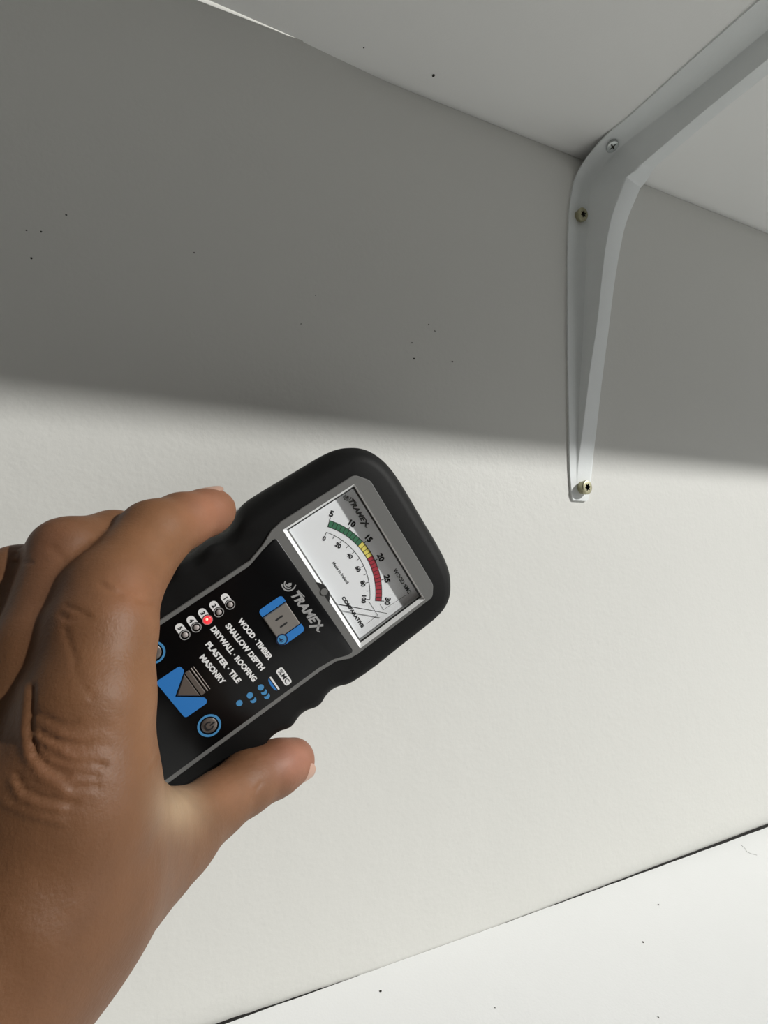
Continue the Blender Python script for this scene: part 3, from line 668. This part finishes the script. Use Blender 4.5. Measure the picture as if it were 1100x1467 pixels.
# tendons and soft veins towards the wrist
m_ = np.exp(-(((pix[:, 0] - 60) / 110) ** 2 + ((pix[:, 1] - 1330) / 140) ** 2))
disp += front * m_ * 0.12 * np.sin(pix[:, 0] / 23 + 1.3 * np.sin(pix[:, 1] / 47))
co2 = co + no * (disp * MM)[:, None]
me2.vertices.foreach_set('co', co2.astype(np.float32).ravel()); me2.update()
# skin tone per vertex: dorsal tan, browner over knuckles and fold skin, pinker finger ends, paler web; shade on wrist and thumb root painted into the base, light on the forefinger into blobs
base_c = np.array([0.148, 0.068, 0.031]); col = np.tile(base_c, (n, 1))
def blob(x, y, rx, ry, c, k):
    global col
    m = (k * np.exp(-(((pix[:, 0] - x) / rx) ** 2 + ((pix[:, 1] - y) / ry) ** 2)))[:, None]; col = col * (1 - m) + np.array(c) * m
blob(300, 735, 42, 45, (0.350, 0.151, 0.093), .8); blob(425, 1085, 40, 40, (0.350, 0.155, 0.103), .85); blob(258, 1150, 34, 40, (0.44, 0.32, 0.205), .85)
blob(70, 860, 60, 70, (0.152, 0.068, 0.036), .6); blob(90, 1090, 70, 60, (0.205, 0.090, 0.045), .6); blob(60, 770, 70, 40, (0.175, 0.076, 0.041), .6); blob(215, 980, 24, 90, (0.319, 0.176, 0.097), .55); blob(190, 960, 75, 170, (0.205, 0.094, 0.042), .85); blob(230, 770, 80, 60, (0.225, 0.104, 0.047), .8); blob(190, 850, 40, 40, (0.289, 0.126, 0.066), .5)
blob(330, 1130, 60, 30, (0.296, 0.144, 0.079), .5)
ca_ = me2.color_attributes.new('skin', 'FLOAT_COLOR', 'POINT'); ca_.data.foreach_set('color', np.concatenate([col, np.ones((n, 1))], 1).astype(np.float32).ravel())
for p in me2.polygons: p.use_smooth = True
me2.name = 'person'
ms = mat('skin', (0.3, 0.16, 0.09), 0.52, spec=0.3, bump=[(420, 0.00012), (1500, 0.00008)]); nt = ms.node_tree; b = nt.nodes['Principled BSDF']
at_ = nt.nodes.new('ShaderNodeAttribute'); at_.attribute_name = 'skin'
tc = nt.nodes.new('ShaderNodeTexCoord'); ns = nt.nodes.new('ShaderNodeTexNoise'); ns.inputs['Scale'].default_value = 130; ns.inputs['Detail'].default_value = 6; nt.links.new(tc.outputs['Object'], ns.inputs['Vector'])
mr = nt.nodes.new('ShaderNodeMapRange'); mr.inputs[3].default_value = 0.82; mr.inputs[4].default_value = 1.18; nt.links.new(ns.outputs['Fac'], mr.inputs[0])
vm = nt.nodes.new('ShaderNodeVectorMath'); vm.operation = 'SCALE'; nt.links.new(at_.outputs['Color'], vm.inputs[0]); nt.links.new(mr.outputs[0], vm.inputs['Scale']); nt.links.new(vm.outputs[0], b.inputs['Base Color'])
b.inputs['Subsurface Weight'].default_value = 0.12; b.inputs['Subsurface Radius'].default_value = (1, .4, .2); b.inputs['Subsurface Scale'].default_value = 0.003
me2.materials.clear(); me2.materials.append(ms)
person = link(bpy.data.objects.new('person', me2))
tag(person, 'left hand and wrist with tan skin gripping the black meter from the left', 'person')
def nail(c, axis, normal, ln, wd, curv):
    """curved nail plate: long axis, outward normal, length and width in mm"""
    a = Vector(axis).normalized(); nn = Vector(normal); nn = (nn - a * nn.dot(a)).normalized(); s = a.cross(nn)
    bm = bmesh.new(); NU, NV = 12, 10; rows = []
    for i in range(NU + 1):
        t = -1 + 2 * i / NU; row = []
        wid = wd / 2 * (1 - 0.10 * max(0, -t)) * (math.sqrt(max(0.0, 1 - max(0, abs(t) - .55) ** 2 / .2025 * .8)))
        for j in range(NV + 1):
            q = -1 + 2 * j / NV; ph = q * wid / curv
            row.append(bm.verts.new((Vector(c) + a * t * ln / 2 + s * (curv * math.sin(ph)) + nn * (curv * (math.cos(ph) - 1) - 0.45 * t * t)) * MM))
        rows.append(row)
    for x_, y_ in zip(rows[:-1], rows[1:]):
        for j in range(NV): bm.faces.new((x_[j], x_[j + 1], y_[j + 1], y_[j]))
    bmesh.ops.recalc_face_normals(bm, faces=bm.faces); bmesh.ops.solidify(bm, geom=bm.faces[:], thickness=0.0006)
    return obj('fingernail', bm, M_nail, person, ang=70)
ti = np.array(P(307, 731, 55)) - np.array(P(262, 746, 66)); ti /= np.linalg.norm(ti)
tn = np.array([-0.25, -0.12, 0.95])
nail(np.array(P(300, 731, 56)) + 8.2 * tn / np.linalg.norm(tn), ti, tn, 12, 11, 7.2)
tt = np.array(P(419, 1091, 28)) - np.array(P(352, 1122, 38)); tt /= np.linalg.norm(tt)
tn = np.array([0.42, -0.72, -0.56]); tn = tn - tt * (tn @ tt); tn /= np.linalg.norm(tn)
nail(np.array(P(415, 1093, 28.5)) + 9.5 * tn, tt, tn, 14, 13, 8.4)
